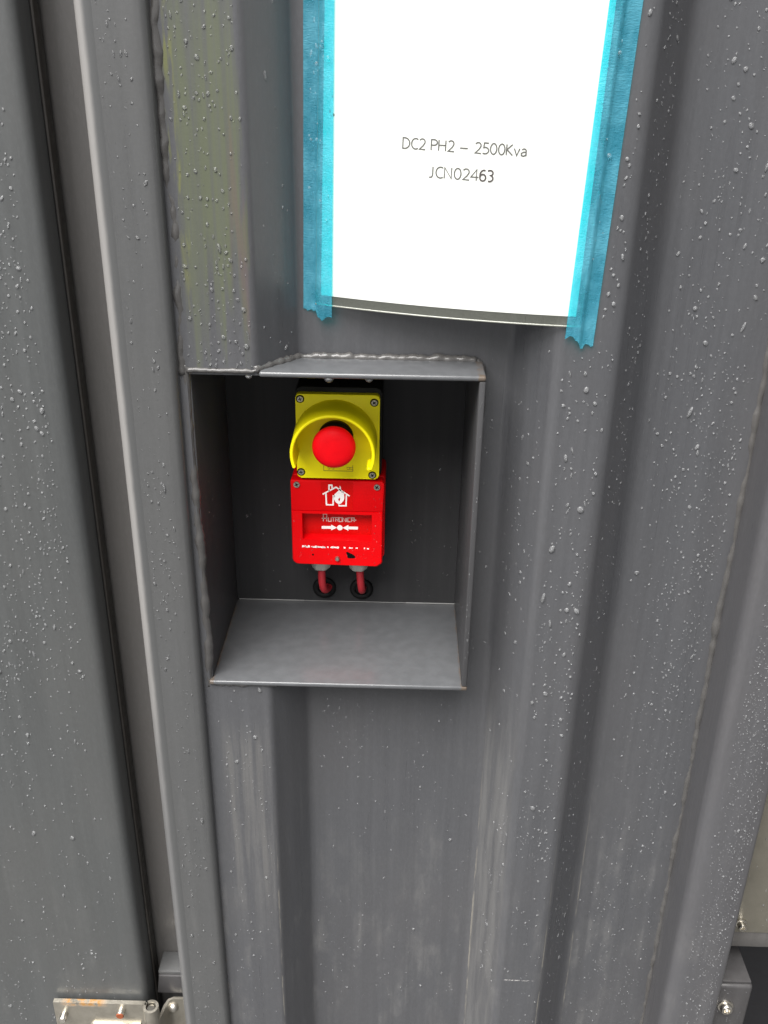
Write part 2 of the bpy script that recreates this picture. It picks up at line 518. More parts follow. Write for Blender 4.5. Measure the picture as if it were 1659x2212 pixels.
def insert_x(pr, xs):
    out = [pr[0]]
    for a, b in zip(pr, pr[1:]):
        for x in sorted(xs):
            if a[0] < x-1e-6 and x+1e-6 < b[0]:
                t = (x-a[0])/(b[0]-a[0]); out.append((x, a[1]+t*(b[1]-a[1])))
        out.append(b)
    return out
prof = insert_x(prof, [NX0+0.001, NX1-0.001, 0.0, 0.26])
def zlist(a, b, step=0.06):
    n = max(1, int(round((b-a)/step)))
    return [a+(b-a)*i/n for i in range(n+1)]
panel = MB()
for (za, zb, hole) in ((Z0, NZ0+0.001, False), (NZ0+0.001, NZ1-0.001, True), (NZ1-0.001, Z1, False)):
    zs = zlist(za, zb)
    run = []
    for i, p in enumerate(prof):
        inside = hole and (NX0+0.0005 < p[0] < NX1-0.0005) and not abs(p[0]-(NX0+0.001)) < 1e-6 and not abs(p[0]-(NX1-0.001)) < 1e-6
        if inside:
            if len(run) > 1: panel.grid([[(q[0], q[1], z) for z in zs] for q in run])
            run = []
        else:
            if run and hole and abs(p[0]-(NX1-0.001)) < 1e-6 and run[-1][0] < NX1-0.002:
                panel.grid([[(q[0], q[1], z) for z in zs] for q in run]) if len(run) > 1 else None
                run = []
            run.append(p)
    if len(run) > 1: panel.grid([[(q[0], q[1], z) for z in zs] for q in run])
bmesh.ops.remove_doubles(panel.bm, verts=panel.bm.verts[:], dist=1e-5)
panel = panel.build("corrugated_panel", M_PANEL, CON, angle=60)

# posts
def tube_post(name, prof, mat, z0=0.05, z1=2.5):
    b = MB()
    zs = zlist(z0, z1, 0.1)
    b.grid([[(x, y, z) for z in zs] for x, y in prof])
    return b.build(name, mat, CON, angle=60)
PF = -0.011
lp = [(-0.229, 0.075)] + [(-0.229, PF+0.0075)] + arc(-0.2215, PF+0.0075, 0.0075, 180, 270, 6)[1:] + [(-0.206, PF), (-0.190, PF)] + arc(-0.1855, PF+0.007, 0.007, 270, 352, 6)[1:] + [(-0.1782, 0.03)]
post_l = tube_post("corner_post", lp, M_POST)
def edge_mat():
    t = NT("painted_edge_light")
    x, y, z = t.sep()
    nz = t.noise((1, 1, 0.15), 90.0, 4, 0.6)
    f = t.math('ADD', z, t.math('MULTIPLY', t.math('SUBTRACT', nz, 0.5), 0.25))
    t.link(t.mix(t.ramp(f, 1.15, 0.80), (0.205, 0.199, 0.192), (0.115, 0.115, 0.115)), t.b.inputs["Base Color"])  # light on the rounded edge put into the colour, weaker lower down
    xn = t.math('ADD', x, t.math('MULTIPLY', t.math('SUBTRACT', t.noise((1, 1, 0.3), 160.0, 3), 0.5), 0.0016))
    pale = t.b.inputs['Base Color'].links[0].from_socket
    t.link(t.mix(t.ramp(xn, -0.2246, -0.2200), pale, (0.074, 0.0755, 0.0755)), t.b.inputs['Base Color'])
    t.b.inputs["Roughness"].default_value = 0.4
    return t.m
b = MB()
b.grid([[(x, y, z) for z in zlist(0.06, 2.49, 0.1)] for x, y in [(-0.2297, 0.010)] + arc(-0.2215, PF+0.0075, 0.0082, 180, 268, 8) + [(-0.2175, PF-0.0005), (-0.2150, PF+0.0003)]])  # added strip that carries the painted highlight of the post edge
b.build("edge_highlight_strip", edge_mat(), post_l, angle=60)["label"] = "painted highlight strip on the left edge of the post"
RF = -0.006
rp = [(0.3105, 0.075), (0.3115, RF+0.012)] + arc(0.3235, RF+0.012, 0.012, 180, 270, 8)[1:] + [(0.335, RF), (0.350, RF)] + arc(0.366, RF+0.006, 0.006, 270, 360, 5)[1:] + [(0.372, 0.075)]
post_r = tube_post("corner_post", rp, M_POSTR)

# weld beads
def bead(name, x, y, z0, z1, r, seed, parent, step=0.0028, wob=0.0012, xdrift=0.0, var=1.0):
    rg = random.Random(seed)
    n = int((z1-z0)/step)
    path, rad = [], []
    ph = rg.random()*6
    a = 0.0; rr = 1.0
    for i in range(n+1):
        z = z0+i*step
        a = 0.90*a+rg.gauss(0, 1)*wob*0.28
        rr = 0.94*rr+0.06*(1+rg.gauss(0, 0.75*var))
        rip = 1+0.10*math.sin(i*0.31+ph)+0.07*math.sin(i*0.83)
        path.append((x+a+xdrift*(z-z0), y+0.5*r+0.3*a, z)); rad.append(r*max(0.5, rr)*rip)
    b = MB(); b.tube(path, rad, 9)
    return b.build(name, M_WELD, parent, angle=180)
bead("weld_bead", -0.1756, 0.0014, 1.318, 1.70, 0.0044, 3, panel, wob=0.0018, var=0.9)
bead("weld_bead", -0.1738, 0.0014, 1.012, 1.326, 0.0043, 5, panel, wob=0.0010, var=0.6)
bead("weld_bead", -0.1785, 0.0015, 0.45, 1.016, 0.0026, 6, panel, wob=0.0006)
bead("weld_bead", 0.3105, VD+0.0005, 0.42, 1.7, 0.0044, 8, panel, step=0.0035, wob=0.0010)

# recess box
T = 0.0046
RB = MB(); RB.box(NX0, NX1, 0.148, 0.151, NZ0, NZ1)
recess = RB.build("alarm_recess", M_BACK_SHADED, CON)
b = MB(); b.box(-0.1135, NX1, -0.0035, 0.1478, NZ1-T, NZ1, 0.0020, 4); b.box(NX0+0.0005, -0.1138, 0.0012, 0.1478, NZ1-T, NZ1-0.0002, 0.0006, 2); b.build("top_plate", M_SHELF, recess, angle=50)
b = MB(); b.box(NX0+0.0005, NX1, -0.0032, 0.1478, NZ0, NZ0+T, 0.0016, 3); b.build("bottom_plate", M_SHELF, recess, angle=50)
b = MB(); b.box(NX1-T-0.0008, NX1-0.0002, -0.0030, 0.1479, NZ0+T+0.0001, NZ1-T-0.0001, 0.0012, 3); b.build("side_plate", M_RECESS_SHADED, recess, angle=50)
b = MB(); b.box(-0.1722, -0.1697, 0.0026, 0.1479, NZ0+T+0.0001, NZ1-T-0.0001, 0.0010, 3); b.build("side_plate", M_RECESS_SHADED, recess, angle=50)
# weld along the back of the top plate (follows slope and valley) and thin seams at the back of the shelf
def weld_path(pts, r, seed, name="weld_bead", step=0.0026, parent=recess, mat=M_WELD):
    rg = random.Random(seed)
    P = []
    for a, c in zip(pts, pts[1:]):
        a, c = Vector(a), Vector(c); n = max(1, int((c-a).length/step))
        P += [a+(c-a)*(i/n) for i in range(n)]
    P.append(Vector(pts[-1]))
    rr, rad = 1.0, []
    for i in range(len(P)):
        rr = 0.75*rr+0.25*(1+rg.gauss(0, 0.40))
        rad.append(r*max(0.5, rr)*(1+0.08*math.sin(i*1.4)))
        P[i] = P[i]+Vector((0, rg.gauss(0, r*0.10), rg.gauss(0, r*0.12)))
    b = MB(); b.tube(P, rad, 8)
    return b.build(name, mat, parent, angle=180)
zt = NZ1+0.0002
weld_path([(-0.1175, 0.001, zt), (-0.0850, VD-0.003, zt), (0.064, VD-0.003, zt)], 0.0036, 21)
weld_path([(0.064, VD-0.003, zt-0.001), (0.0705, VD-0.004, zt-0.006), (0.071, VD-0.002, zt-0.05)], 0.0026, 22)
weld_path([(-0.172, 0.0000, NZ1-0.0005), (-0.114, 0.0000, NZ1-0.0005)], 0.0020, 23)
weld_path([(-0.169, 0.0005, NZ0-0.0006), (-0.108, 0.0005, NZ0-0.0006)], 0.0018, 24)
b = MB()
b.box(-0.168, -0.098, 0.1468, 0.1478, NZ0+T, NZ0+T+0.0012, 0.0003)
b.box(-0.098, 0.012, 0.1472, 0.1478, NZ0+T, NZ0+T+0.0008, 0.0002)
b.box(0.012, 0.0645, 0.1468, 0.1478, NZ0+T, NZ0+T+0.0012, 0.0003)
b.build("sealant_seam", plain("sealant", (0.22, 0.22, 0.215), 0.5), recess)
# cable grommets in the back plate
for gx, gz in ((-0.0757, 1.0385), (-0.0360, 1.0378)):
    b = MB()
    b.lathe_y(gx, gz, [(0.0124, 0.1479), (0.0124, 0.1462), (0.0114, 0.1450), (0.0085, 0.1444), (0.0070, 0.1452), (0.0066, 0.1475)], 36)
    b.build("cable_grommet", M_GROMMET, recess)

# door: slab with a rounded edge, seal and hinge
dr = [(-1.10, 0.036), (-1.10, 0.002)] + [(-1.098, 0.0), (-0.80, 0.0), (-0.50, 0.0), (-0.300, 0.0), (-0.2830, 0.0002)] + arc(-0.2818, 0.0096, 0.0092, 270, 352, 8)[1:] + [(-0.2725, 0.028)]
b = MB()
zs = zlist(0.28, 2.30, 0.1)
b.grid([[(x, y, z) for z in zs] for x, y in dr])
door = b.build("door", M_DOOR, CON, angle=60)
b = MB(); b.box(-0.2900, -0.2722, 0.0283, 0.0300, 0.28, 2.30); b.build("seal", M_RUBBER, door)
b = MB(); b.box(-0.2900, -0.2702, 0.0303, 0.0440, 0.28, 2.30, 0.002); b.build("edge_trim", M_TRIM, door)
# recessed frame behind the door
b = MB()
b.grid([[(x, y, z) for z in zlist(0.16, 2.40, 0.2)] for x, y in [(-1.14, 0.048), (-0.90, 0.048), (-0.2295, 0.048), (-0.2292, 0.048)]])
b.build("door_frame", M_FRAME, CON)

# hinge (door leaf, curled knuckle, fixed leaf)
hp = [(-0.3775, -0.0068), (-0.300, -0.0068), (-0.2730, -0.0068)]
curl = arc(-0.2655, -0.0115, 0.0072, 150, 490, 18)
hz0, hz1 = 0.474, 0.5795
def strip(b, pl, th, z0, z1):
    P = [Vector(p) for p in pl]; L, Q = [], []
    for i in range(len(P)):
        t = (P[min(i+1, len(P)-1)]-P[max(i-1, 0)]).normalized(); n = Vector((-t.y, t.x))
        L.append(P[i]+n*th/2); Q.append(P[i]-n*th/2)
    ring = L+Q[::-1]
    n = len(ring); bm = b.bm
    top = [bm.verts.new((p.x, p.y, z1)) for p in ring]; bot = [bm.verts.new((p.x, p.y, z0)) for p in ring]
    m = len(L)
    for i in range(n):
        j = (i+1) % n
        bm.faces.new((top[i], top[j], bot[j], bot[i]))
    for row in (top, bot):
        for i in range(m-1):
            bm.faces.new((row[i], row[i+1], row[n-2-i], row[n-1-i]))
b = MB(); strip(b, hp, 0.0050, hz0, hz1)
hinge = b.build("hinge", M_HINGE, CON, angle=35)
b = MB(); strip(b, [(-0.2727, -0.0068), (-0.2715, -0.0090)] + curl, 0.0030, hz0, hz1+0.0005); b.build("knuckle", M_HINGE, hinge, angle=50)
b = MB(); b.lathe_z(-0.2655, -0.0115, [(0.0, hz1-0.002), (0.0042, hz1-0.002), (0.0042, hz0), (0.0, hz0)], 16); b.build("pin", M_INOX, hinge)
b = MB(); strip(b, [(-0.2582, -0.0130), (-0.2560, -0.0060), (-0.2545, 0.0040), (-0.2515, 0.0115), (-0.2465, 0.0140), (-0.2300, 0.0142)], 0.0032, hz0, 0.5620); b.build("fixed_leaf", M_HINGE, hinge, angle=50)
def stud(x, z, r, y0, y1, tilt=0.0, mat=M_INOX, end=None):
    b = MB()
    b.lathe_y(x, z, [(r, y0), (r, y1+0.001), (r-0.0008, y1), (0.0, y1)], 18)
    o = b.build("stud", mat, hinge, angle=40)
    if end:
        o.data.materials.append(end)
        for p in o.data.polygons:
            if p.center.y < y1+0.0006: p.material_index = 1
    return o
stud(-0.3660, 0.5615, 0.0042, -0.007, -0.019)
stud(-0.3000, 0.5700, 0.0045, -0.007, -0.018, end=M_RUST)["label"] = "hinge stud with a rusty end"
b = MB()                                    # embossed bar on the leaf
poly = [(-0.3330, 0.5500)] + [(-0.3330-0.0055*math.sin(R(a)), 0.5500+0.0055*(math.cos(R(a))-1)) for a in range(20, 181, 20)] + [(-0.2800, 0.5390), (-0.2800, 0.5500)]
b.prism(poly, -0.0125, -0.0092, 0.0012, 2); b.build("raised_bar", M_HINGE, hinge)
b = MB(); b.prism([(-0.3340, 0.5345), (-0.2765, 0.5345), (-0.2765, 0.5325), (-0.3340, 0.5325)], -0.0105, -0.0092, 0.0005, 1); b.build("raised_bar", M_HINGE, hinge)
b = MB(); b.lathe_y(-0.2475, 0.5500, [(0.0060, 0.0125), (0.0060, 0.0105), (0.0052, 0.0082), (0.0034, 0.0066), (0.0012, 0.0062), (0.0, 0.0062)], 24); b.build("bolt", M_INOX, hinge)
b = MB(); b.box(-0.2560, -0.2525, 0.0140, 0.0158, hz0, 0.536); b.build("slot", M_SLOT, hinge)
# welded stop block above the hinge, in the gap
b = MB()
b.prism([(-0.2665, 0.5640), (-0.2300, 0.5640), (-0.2300, 0.5930), (-0.2625, 0.5930)], 0.018, 0.0475, 0.002, 2)
b.build("stop_block", M_BRACKET, CON)
b = MB(); b.box(-0.2630, -0.2300, 0.020, 0.0475, 0.5935, 0.5985, 0.0012); b.build("stop_block_cap", M_POST, CON)

# right of the right post: beige sheet, rail, dark gap, bracket
b = MB(); b.box(0.3725, 1.10, 0.038, 0.042, 0.6660, 2.30, 0.001); sheet = b.build("beige_side_sheet", M_BEIGE, CON)
b = MB(); b.box(0.3725, 1.10, 0.040, 0.075, 0.6410, 0.6655, 0.0015); b.build("rail", M_FRAME, CON)
b = MB(); b.box(0.3725, 1.10, 0.200, 0.210, 0.10, 0.6405); b.build("gap_shade_sheet", M_BLACKVOID, CON)  # black sheet standing in for the deep shade behind the bracket
b = MB(); b.box(0.3722, 0.4150, 0.012, 0.075, 0.4000, 0.6110, 0.004, 3); bracket = b.build("bracket", M_BRACKET, CON)
b = MB(); b.box(0.3725, 0.4128, 0.0150, 0.0750, 0.6118, 0.6150, 0.0010); b.build("bracket_lip", M_BRACKET, bracket)
def socket_bolt(x, z, y, r, h, parent, hexr=0.0):
    b = MB()
    b.lathe_y(x, z, [(r*1.35, y), (r*1.35, y-h*0.22), (r*1.05, y-h*0.26), (r*1.05, y-h*0.80), (r*0.90, y-h), (r*0.52, y-h), (r*0.50, y-h*0.62), (0.0, y-h*0.60)], 24)
    return b.build("bolt", M_INOX, parent, angle=35)
socket_bolt(0.3880, 0.5790, 0.0120, 0.0066, 0.0075, bracket)
socket_bolt(0.3960, 0.6815, 0.0378, 0.0046, 0.0085, sheet)

# rest of the shell: sill, header, roof, far end (outside the frame)
for nm, bx in (("bottom_sill", (-1.2, 1.2, 0.0765, 0.16, 0.06, 0.155)), ("top_rail", (-1.2, 1.2, 0.0765, 0.16, 2.41, 2.56)),
               ("roof", (-1.2, 1.2, 0.165, 2.45, 2.50, 2.555)), ("rear_wall", (-1.2, 1.2, 2.455, 2.49, 0.06, 2.555)),
               ("base_frame", (-1.2, 1.2, 0.215, 2.45, 0.06, 0.20)), ("end_wall", (-1.2, -1.16, 0.165, 2.45, 0.205, 2.495)), ("end_wall", (1.12, 1.2, 0.165, 2.45, 0.205, 2.495))):
    b = MB(); b.box(*bx, 0.004); b.build(nm, M_FRAME, CON)
b = MB(); b.box(-1.18, -1.142, 0.0, 0.0760, 0.06, 2.5, 0.006); b.build("corner_post", M_POST, CON)
b = MB(); b.box(1.104, 1.18, 0.0, 0.0760, 0.06, 2.5, 0.006); b.build("corner_post", M_POST, CON)

# ------------------------------------------------------------------ emergency stop
def rrect(x0, x1, z0, z1, r, n=5):
    P = []
    for cx, cz, a in ((x1-r, z0+r, -90), (x1-r, z1-r, 0), (x0+r, z1-r, 90), (x0+r, z0+r, 180)):
        P += [(cx+r*math.cos(R(a+90*i/n)), cz+r*math.sin(R(a+90*i/n))) for i in range(n+1)]
    return P

def screw_obj(x, z, y, r, parent, rot=0.0):
    """pan-head screw with a cross recess cut into its face; y is the seat, the head stands towards -Y"""
    b = MB(); bm = b.bm
    n = 24; h = r*0.45
    b.lathe_y(x, z, [(r, y), (r, y-h*0.5), (r*0.90, y-h)], n, caps=False)
    a_, l_ = r*0.17, r*0.62
    cr = [(a_, a_), (l_, a_), (l_, -a_), (a_, -a_), (a_, -l_), (-a_, -l_), (-a_, -a_), (-l_, -a_), (-l_, a_), (-a_, a_), (-a_, l_), (a_, l_)]
    c, s = math.cos(rot), math.sin(rot)
    cr = [(x+p*c-q*s, z+p*s+q*c) for p, q in cr]
    ring = [bm.verts.new((x+r*0.90*math.cos(2*math.pi*k/n), y-h, z+r*0.90*math.sin(2*math.pi*k/n))) for k in range(n)]
    top = [bm.verts.new((p, y-h, q)) for p, q in cr]
    bot = [bm.verts.new((p, y-h*0.1, q)) for p, q in cr]
    es = [bm.edges.new((ring[i], ring[(i+1) % n])) for i in range(n)] + [bm.edges.new((top[i], top[(i+1) % 12])) for i in range(12)]
    bmesh.ops.triangle_fill(bm, edges=es, use_beauty=True)
    for i in range(12):
        j = (i+1) % 12
        bm.faces.new((top[i], top[j], bot[j], bot[i]))
    fl = bm.faces.new(bot)
    fl.material_index = 1
    o = b.build("screw", M_SCREW, parent, angle=40)
    o.data.materials.append(M_SLOT)
    return o

EX, EZ = -0.0567, 1.2321
YF = 0.090
ES = empty("emergency_stop_button", (EX, 0.148, 1.190))
tag(ES, "yellow and black emergency stop box with red mushroom button under a curved guard", "emergency stop")
b = MB(); b.prism(rrect(EX-0.0392, EX+0.0412, 1.1905, 1.2785, 0.005), YF+0.0075, 0.1478, 0.0015, 2); b.build("back_box", M_BODY, ES)
b = MB(); b.prism(rrect(EX-0.0385, EX+0.0390, 1.1907, 1.2738, 0.0035), YF, YF+0.0074, 0.0012, 2); cover = b.build("cover", M_YELLOW, ES)
for sx, sz, rr in ((-0.0908, 1.2692, 0.3), (-0.0228, 1.2670, 0.75), (-0.0915, 1.1967, 0.1), (-0.0240, 1.1950, 0.5)):
    b = MB(); b.lathe_y(sx, sz, [(0.0038, YF-0.0001), (0.0038, YF-0.0005), (0.0031, YF-0.0005), (0.0031, YF-0.0001)], 20, caps=False); b.build("screw_well", M_SLOT, ES)
    screw_obj(sx, sz, YF-0.0001, 0.0029, ES, rr)
# embossed name frame under the button
b = MB()
b.strokes([[(-0.0700, 1.2035), (-0.0700, 1.1985), (-0.0425, 1.1985), (-0.0425, 1.2045)]], 0.0005, lambda a, c, o: (a, YF-0.0001-o, c), 0.0003)
for q in ((-0.0660, 0.002), (-0.0625, 0.0022), (-0.0480, 0.0026), (-0.0450, 0.0024)):
    b.strokes([[(q[0], 1.2002), (q[0]+q[1], 1.2002), (q[0]+q[1], 1.2022), (q[0], 1.2022), (q[0], 1.2012)]], 0.0004, lambda a, c, o: (a, YF-0.0001-o, c), 0.0002)
b.build("name_frame", plain("dull_yellow", (0.30, 0.23, 0.01), 0.5), ES)
# guard: a half-round wall, open at the bottom, standing 40 mm off the cover
GX, GZ = -0.0587, 1.2300
gp = []
ro, ri = 0.0383, 0.0352
pts_o, pts_i = [], []
for z in (1.2125, 1.2160, 1.2230):
    pts_o.append((GX-ro*math.cos(math.asin(min(1, (GZ-z)/ro)))*1.0, z)); 
outer, inner = [], []
N = 40
for i in range(N+1):
    a = 200-220*i/N
    outer.append((GX+ro*math.cos(R(a)), GZ+ro*math.sin(R(a))))
    inner.append((GX+ri*math.cos(R(a)), GZ+ri*math.sin(R(a))))
b = MB()
rows = []
yb, yf = YF+0.0005, 0.0495
for i in range(N+1):
    o_, i_ = outer[i], inner[i]
    def lerp(a, c, t): return (a[0]+(c[0]-a[0])*t, a[1]+(c[1]-a[1])*t)
    k = 1.0+0.022                         # the wall flares a little towards the cover
    ob = (GX+(o_[0]-GX)*k, GZ+(o_[1]-GZ)*k); ib = (GX+(i_[0]-GX)*k, GZ+(i_[1]-GZ)*k)
    q1, q2 = lerp(o_, i_, 0.16), lerp(o_, i_, 0.84)
    rows.append([(ob[0], yb, ob[1]), (o_[0], yf+0.0012, o_[1]), (q1[0], yf+0.0003, q1[1]), (lerp(o_, i_, .5)[0], yf, lerp(o_, i_, .5)[1]), (q2[0], yf+0.0003, q2[1]), (i_[0], yf+0.0012, i_[1]), (ib[0], yb, ib[1])])
V = b.grid(rows, cv=True)
b.bm.faces.new(V[0]); b.bm.faces.new(V[-1])
# small nub at the right-hand end
b.lathe_y(GX+ro*math.cos(R(-20))-0.0032, GZ+ro*math.sin(R(-20))+0.0005, [(0.0022, yf+0.0200), (0.0022, yf+0.0015), (0.0014, yf+0.0003), (0.0, yf)], 14)
b.build("guard", M_YELLOW, ES, angle=50)
# push button
BX, BZ = -0.0583, 1.2328
b = MB(); b.lathe_y(BX, BZ, [(0.0165, YF-0.0001), (0.0165, YF-0.004), (0.0148, YF-0.006), (0.0125, YF-0.0065), (0.0125, 0.066)], 40); b.build("button_collar", M_BODY, ES)
b = MB()
b.lathe_y(BX, BZ, [(0.0125, 0.0700), (0.0170, 0.0690), (0.0192, 0.0670), (0.0199, 0.0645), (0.0196, 0.0620), (0.0184, 0.0597), (0.0160, 0.0578), (0.0125, 0.0566), (0.0108, 0.0562), (0.0092, 0.0560), (0.0050, 0.0556), (0.0, 0.0554)], 48)
b.build("push_button", M_BUTTON, ES, angle=50)

# ------------------------------------------------------------------ fire alarm call point
FP = empty("fire_alarm_call_point", (-0.0575, 0.148, 1.096))
tag(FP, "red fire alarm call point with white house and flame symbol, below the emergency stop", "call point")
YR = 0.092
b = MB(); b.prism(rrect(-0.1022, -0.0118, 1.0985, 1.1885, 0.004), YR+0.0125, 0.1478, 0.001, 2); b.build("housing", M_RED, FP)
xl, xr = -0.1022, -0.0135
zs_ = 1.1548
b = MB(); b.prism([(xl, zs_+0.0003), (xr, zs_+0.0003), (xr+0.0012, 1.1850), (xr-0.001, 1.1872), (xl+0.001, 1.1872), (xl, 1.1860)], YR, YR+0.0122, 0.0010, 2); b.build("upper_cover", M_RED, FP)
# lower frame with the window cut out and chamfered bottom corners
b = MB(); bm = b.bm
op = [(xl, zs_), (xl, 1.1015), (xl+0.0010, 1.0990), (xl+0.0035, 1.0968), (xl+0.0060, 1.0962), (xr-0.0065, 1.0950), (xr-0.0045, 1.0955), (xr-0.0008, 1.0985), (xr, 1.1005), (xr, zs_)]
ip = [(-0.0918, 1.1522), (-0.0918, 1.1236), (-0.0241, 1.1232), (-0.0241, 1.1518)]
ip2 = [(-0.0912, 1.1516), (-0.0912, 1.1252), (-0.0247, 1.1248), (-0.0247, 1.1512)]
YP = 0.1025
yk = YR+0.0122
f0 = [bm.verts.new((p, YR+0.0009, q)) for p, q in op]
f1 = [bm.verts.new((p+(0.0009 if p < -0.06 else -0.0009), YR, q+(0.0009 if q < 1.11 else -0.0003))) for p, q in op]
bk = [bm.verts.new((p, yk, q)) for p, q in op]
w0 = [bm.verts.new((p, YR, q)) for p, q in ip]
w1 = [bm.verts.new((p, YP, q)) for p, q in ip2]
n = len(op)
for i in range(n):
    j = (i+1) % n
    bm.faces.new((f0[i], f0[j], f1[j], f1[i])); bm.faces.new((f0[j], f0[i], bk[i], bk[j]))
for i in range(4):
    j = (i+1) % 4
    bm.faces.new((w0[i], w0[j], w1[j], w1[i]))
def edge(a, c):
    e = bm.edges.get((a, c)); return e or bm.edges.new((a, c))
es = [edge(f1[i], f1[(i+1) % n]) for i in range(n)]+[edge(w0[i], w0[(i+1) % 4]) for i in range(4)]
bmesh.ops.triangle_fill(bm, edges=es, use_beauty=True)
b.build("lower_cover", M_RED, FP, angle=30)
b = MB(); b.box(-0.0922, -0.0237, YP-0.0002, YP+0.0010, 1.1236, 1.1530); b.build("window_panel", M_REDPANEL, FP)
b = MB(); b.box(-0.0735, -0.0425, YR-0.0002, YR+0.0004, 1.1570, 1.1862); b.build("symbol_plate", M_REDLABEL, FP)
screw_obj(-0.0963, 1.1828, YR-0.0001, 0.0032, FP, 0.4)
screw_obj(-0.0195, 1.1818, YR-0.0001, 0.0032, FP, 1.0)
screw_obj(-0.0578, 1.1036, YR-0.0001, 0.0024, FP, 0.2)
b = MB(); b.lathe_y(-0.0578, 1.1036, [(0.0025, YR-0.0001), (0.0025, YR-0.0015), (0.0016, YR-0.0028), (0.0, YR-0.0030)], 16); b.build("screw_cap", M_SCREW, FP)
# key hole (irregular) and pin hole, sunk dark inserts
b = MB(); b.prism([(-0.0492, 1.1106), (-0.0476, 1.1112), (-0.0462, 1.1103), (-0.0444, 1.1094), (-0.0424, 1.1084), (-0.0404, 1.1066), (-0.0400, 1.1052), (-0.0416, 1.1042), (-0.0446, 1.1040), (-0.0472, 1.1042), (-0.0480, 1.1052), (-0.0482, 1.1076), (-0.0488, 1.1090)], YR-0.0002, YR+0.002); b.build("key_hole", M_SLOT, FP)
b = MB(); b.lathe_y(-0.0820, 1.1073, [(0.0010, YR+0.002), (0.0010, YR-0.0002), (0.0, YR-0.0002)], 12); b.build("pin_hole", M_SLOT, FP)

# printed marks; coordinates in mm from a local origin
def place_mm(ox, oz, y):
    return lambda a, c, o: (ox+a*0.001, y-o, oz+c*0.001)
# house and flame
k = 1/15.9; kv = 1/14.9
def hp_(x, y): return ((x-803)*k, (385-y)*kv)
b = MB()
pl = place_mm(-0.0587, 1.1716, YR-0.0003)
b.strokes([[hp_(*q) for q in s] for s in (
    [(698, 312), (698, 218), (742, 218), (746, 272)],
    [(600, 362), (805, 247), (1010, 382)],
    [(649, 345), (656, 526), (757, 526), (762, 385), (785, 385)],
    [(963, 362), (956, 537), (850, 537), (848, 508)])], 1.35, pl, 0.0002)
fl = [(865, 218), (878, 262), (884, 296), (890, 330), (902, 318), (915, 300), (922, 340), (930, 395), (930, 425), (916, 460), (885, 495), (855, 518), (835, 512), (795, 478), (768, 430), (766, 395), (780, 360), (815, 325), (845, 295), (858, 260)]
hole = [(862, 405), (850, 425), (834, 425), (840, 450), (852, 472), (862, 450), (868, 430)]
bm = b.bm
A = [bm.verts.new(pl(*hp_(*q), 0.0002)) for q in fl]; B = [bm.verts.new(pl(*hp_(*q), 0.0002)) for q in hole]
es = [bm.edges.new((A[i], A[(i+1) % len(A)])) for i in range(len(A))]+[bm.edges.new((B[i], B[(i+1) % len(B)])) for i in range(len(B))]
bmesh.ops.triangle_fill(bm, edges=es, use_beauty=True)
b.build("house_flame_symbol", M_WHITE, FP)
# arrows pointing at a dot
b = MB(); pl = place_mm(-0.0559, 1.1326, YP-0.0003); bm = b.bm
for sgn in (-1, 1):
    for poly in ([(17.9, 1.5), (8.4, 1.5), (8.4, -1.5), (17.9, -1.5)], [(8.5, 3.1), (2.7, 0), (8.5, -3.1)]):
        f = [bm.verts.new(pl(sgn*x, y, 0.0002)) for x, y in poly]; bm.faces.new(f)
f = [bm.verts.new(pl(2.8*math.cos(2*math.pi*i/24), 2.8*math.sin(2*math.pi*i/24), 0.00025)) for i in range(24)]; bm.faces.new(f)
b.build("arrow_symbol", M_WHITE, FP)
# maker's lettering
b = MB(); pl = place_mm(-0.0717, 1.1393, YP-0.0003)
H, TH, Wd, st = 4.3, 7.6, 2.75, 3.55
L = []
L += [[(-2.0, 3.2), (3.6, 3.2)], [(-0.4, 0), (-0.4, TH), (3.0, TH), (3.0, 0)]]
xx = 4.6
def at(lines):
    global xx
    for l in lines: L.append([(xx+p*Wd, q*H) for p, q in l])
    xx += st
at([[(0, 1), (0, 0), (1, 0), (1, 1)]])                                     # U
at([[(0, 1), (1, 1)], [(.5, 1), (.5, 0)]])                                 # T
at([[(0, 0), (0, 1), (1, 1), (1, .5), (0, .5)], [(.55, .5), (1, 0)]])      # R
at([[(0, 0), (0, 1), (1, 1), (1, 0), (0, 0)]])                             # O
at([[(0, 0), (0, 1), (1, 0), (1, 1)]])                                     # N
xx -= 0.2
L.append([(xx+0.4, 0), (xx+0.4, H)]); xx += 1.6                            # I
at([[(1, 1), (0, 1), (0, 0), (1, 0)]])                                     # C
L += [[(xx, 0), (xx, H), (xx+Wd, H), (xx+Wd, 0)], [(xx, 1.9), (xx+Wd+1.9, 1.9)]]
b.strokes(L, 0.78, pl, 0.0002)
b.build("maker_lettering", M_PINK, FP)
# row of irregular white flecks under the window
b = MB(); rg = random.Random(5); x = -0.0926; bm = b.bm
while x < -0.0243:
    wd = rg.uniform(0.0006, 0.0022)
    dense = x < -0.058
    if rg.random() < (0.93 if dense else (0.45 if x < -0.038 else 0.30)):
        zc = 1.1162+(-0.0926-x)*0.012
        h = rg.uniform(0.0005, 0.0016) if dense else rg.uniform(0.0004, 0.0013)
        h0 = rg.uniform(0.0004, 0.0011)
        sk = rg.uniform(-0.0004, 0.0004)
        f = [bm.verts.new(p) for p in ((x, YR-0.0002, zc-h0), (x+wd, YR-0.0002, zc-h0+rg.uniform(-.0003, .0003)), (x+wd+sk, YR-0.0002, zc+h*0.7), (x+sk, YR-0.0002, zc+h))]
        bm.faces.new(f)
    x += wd*rg.uniform(0.6, 1.05) if dense else wd*1.1
b.build("white_flecks", M_WHITE, FP)
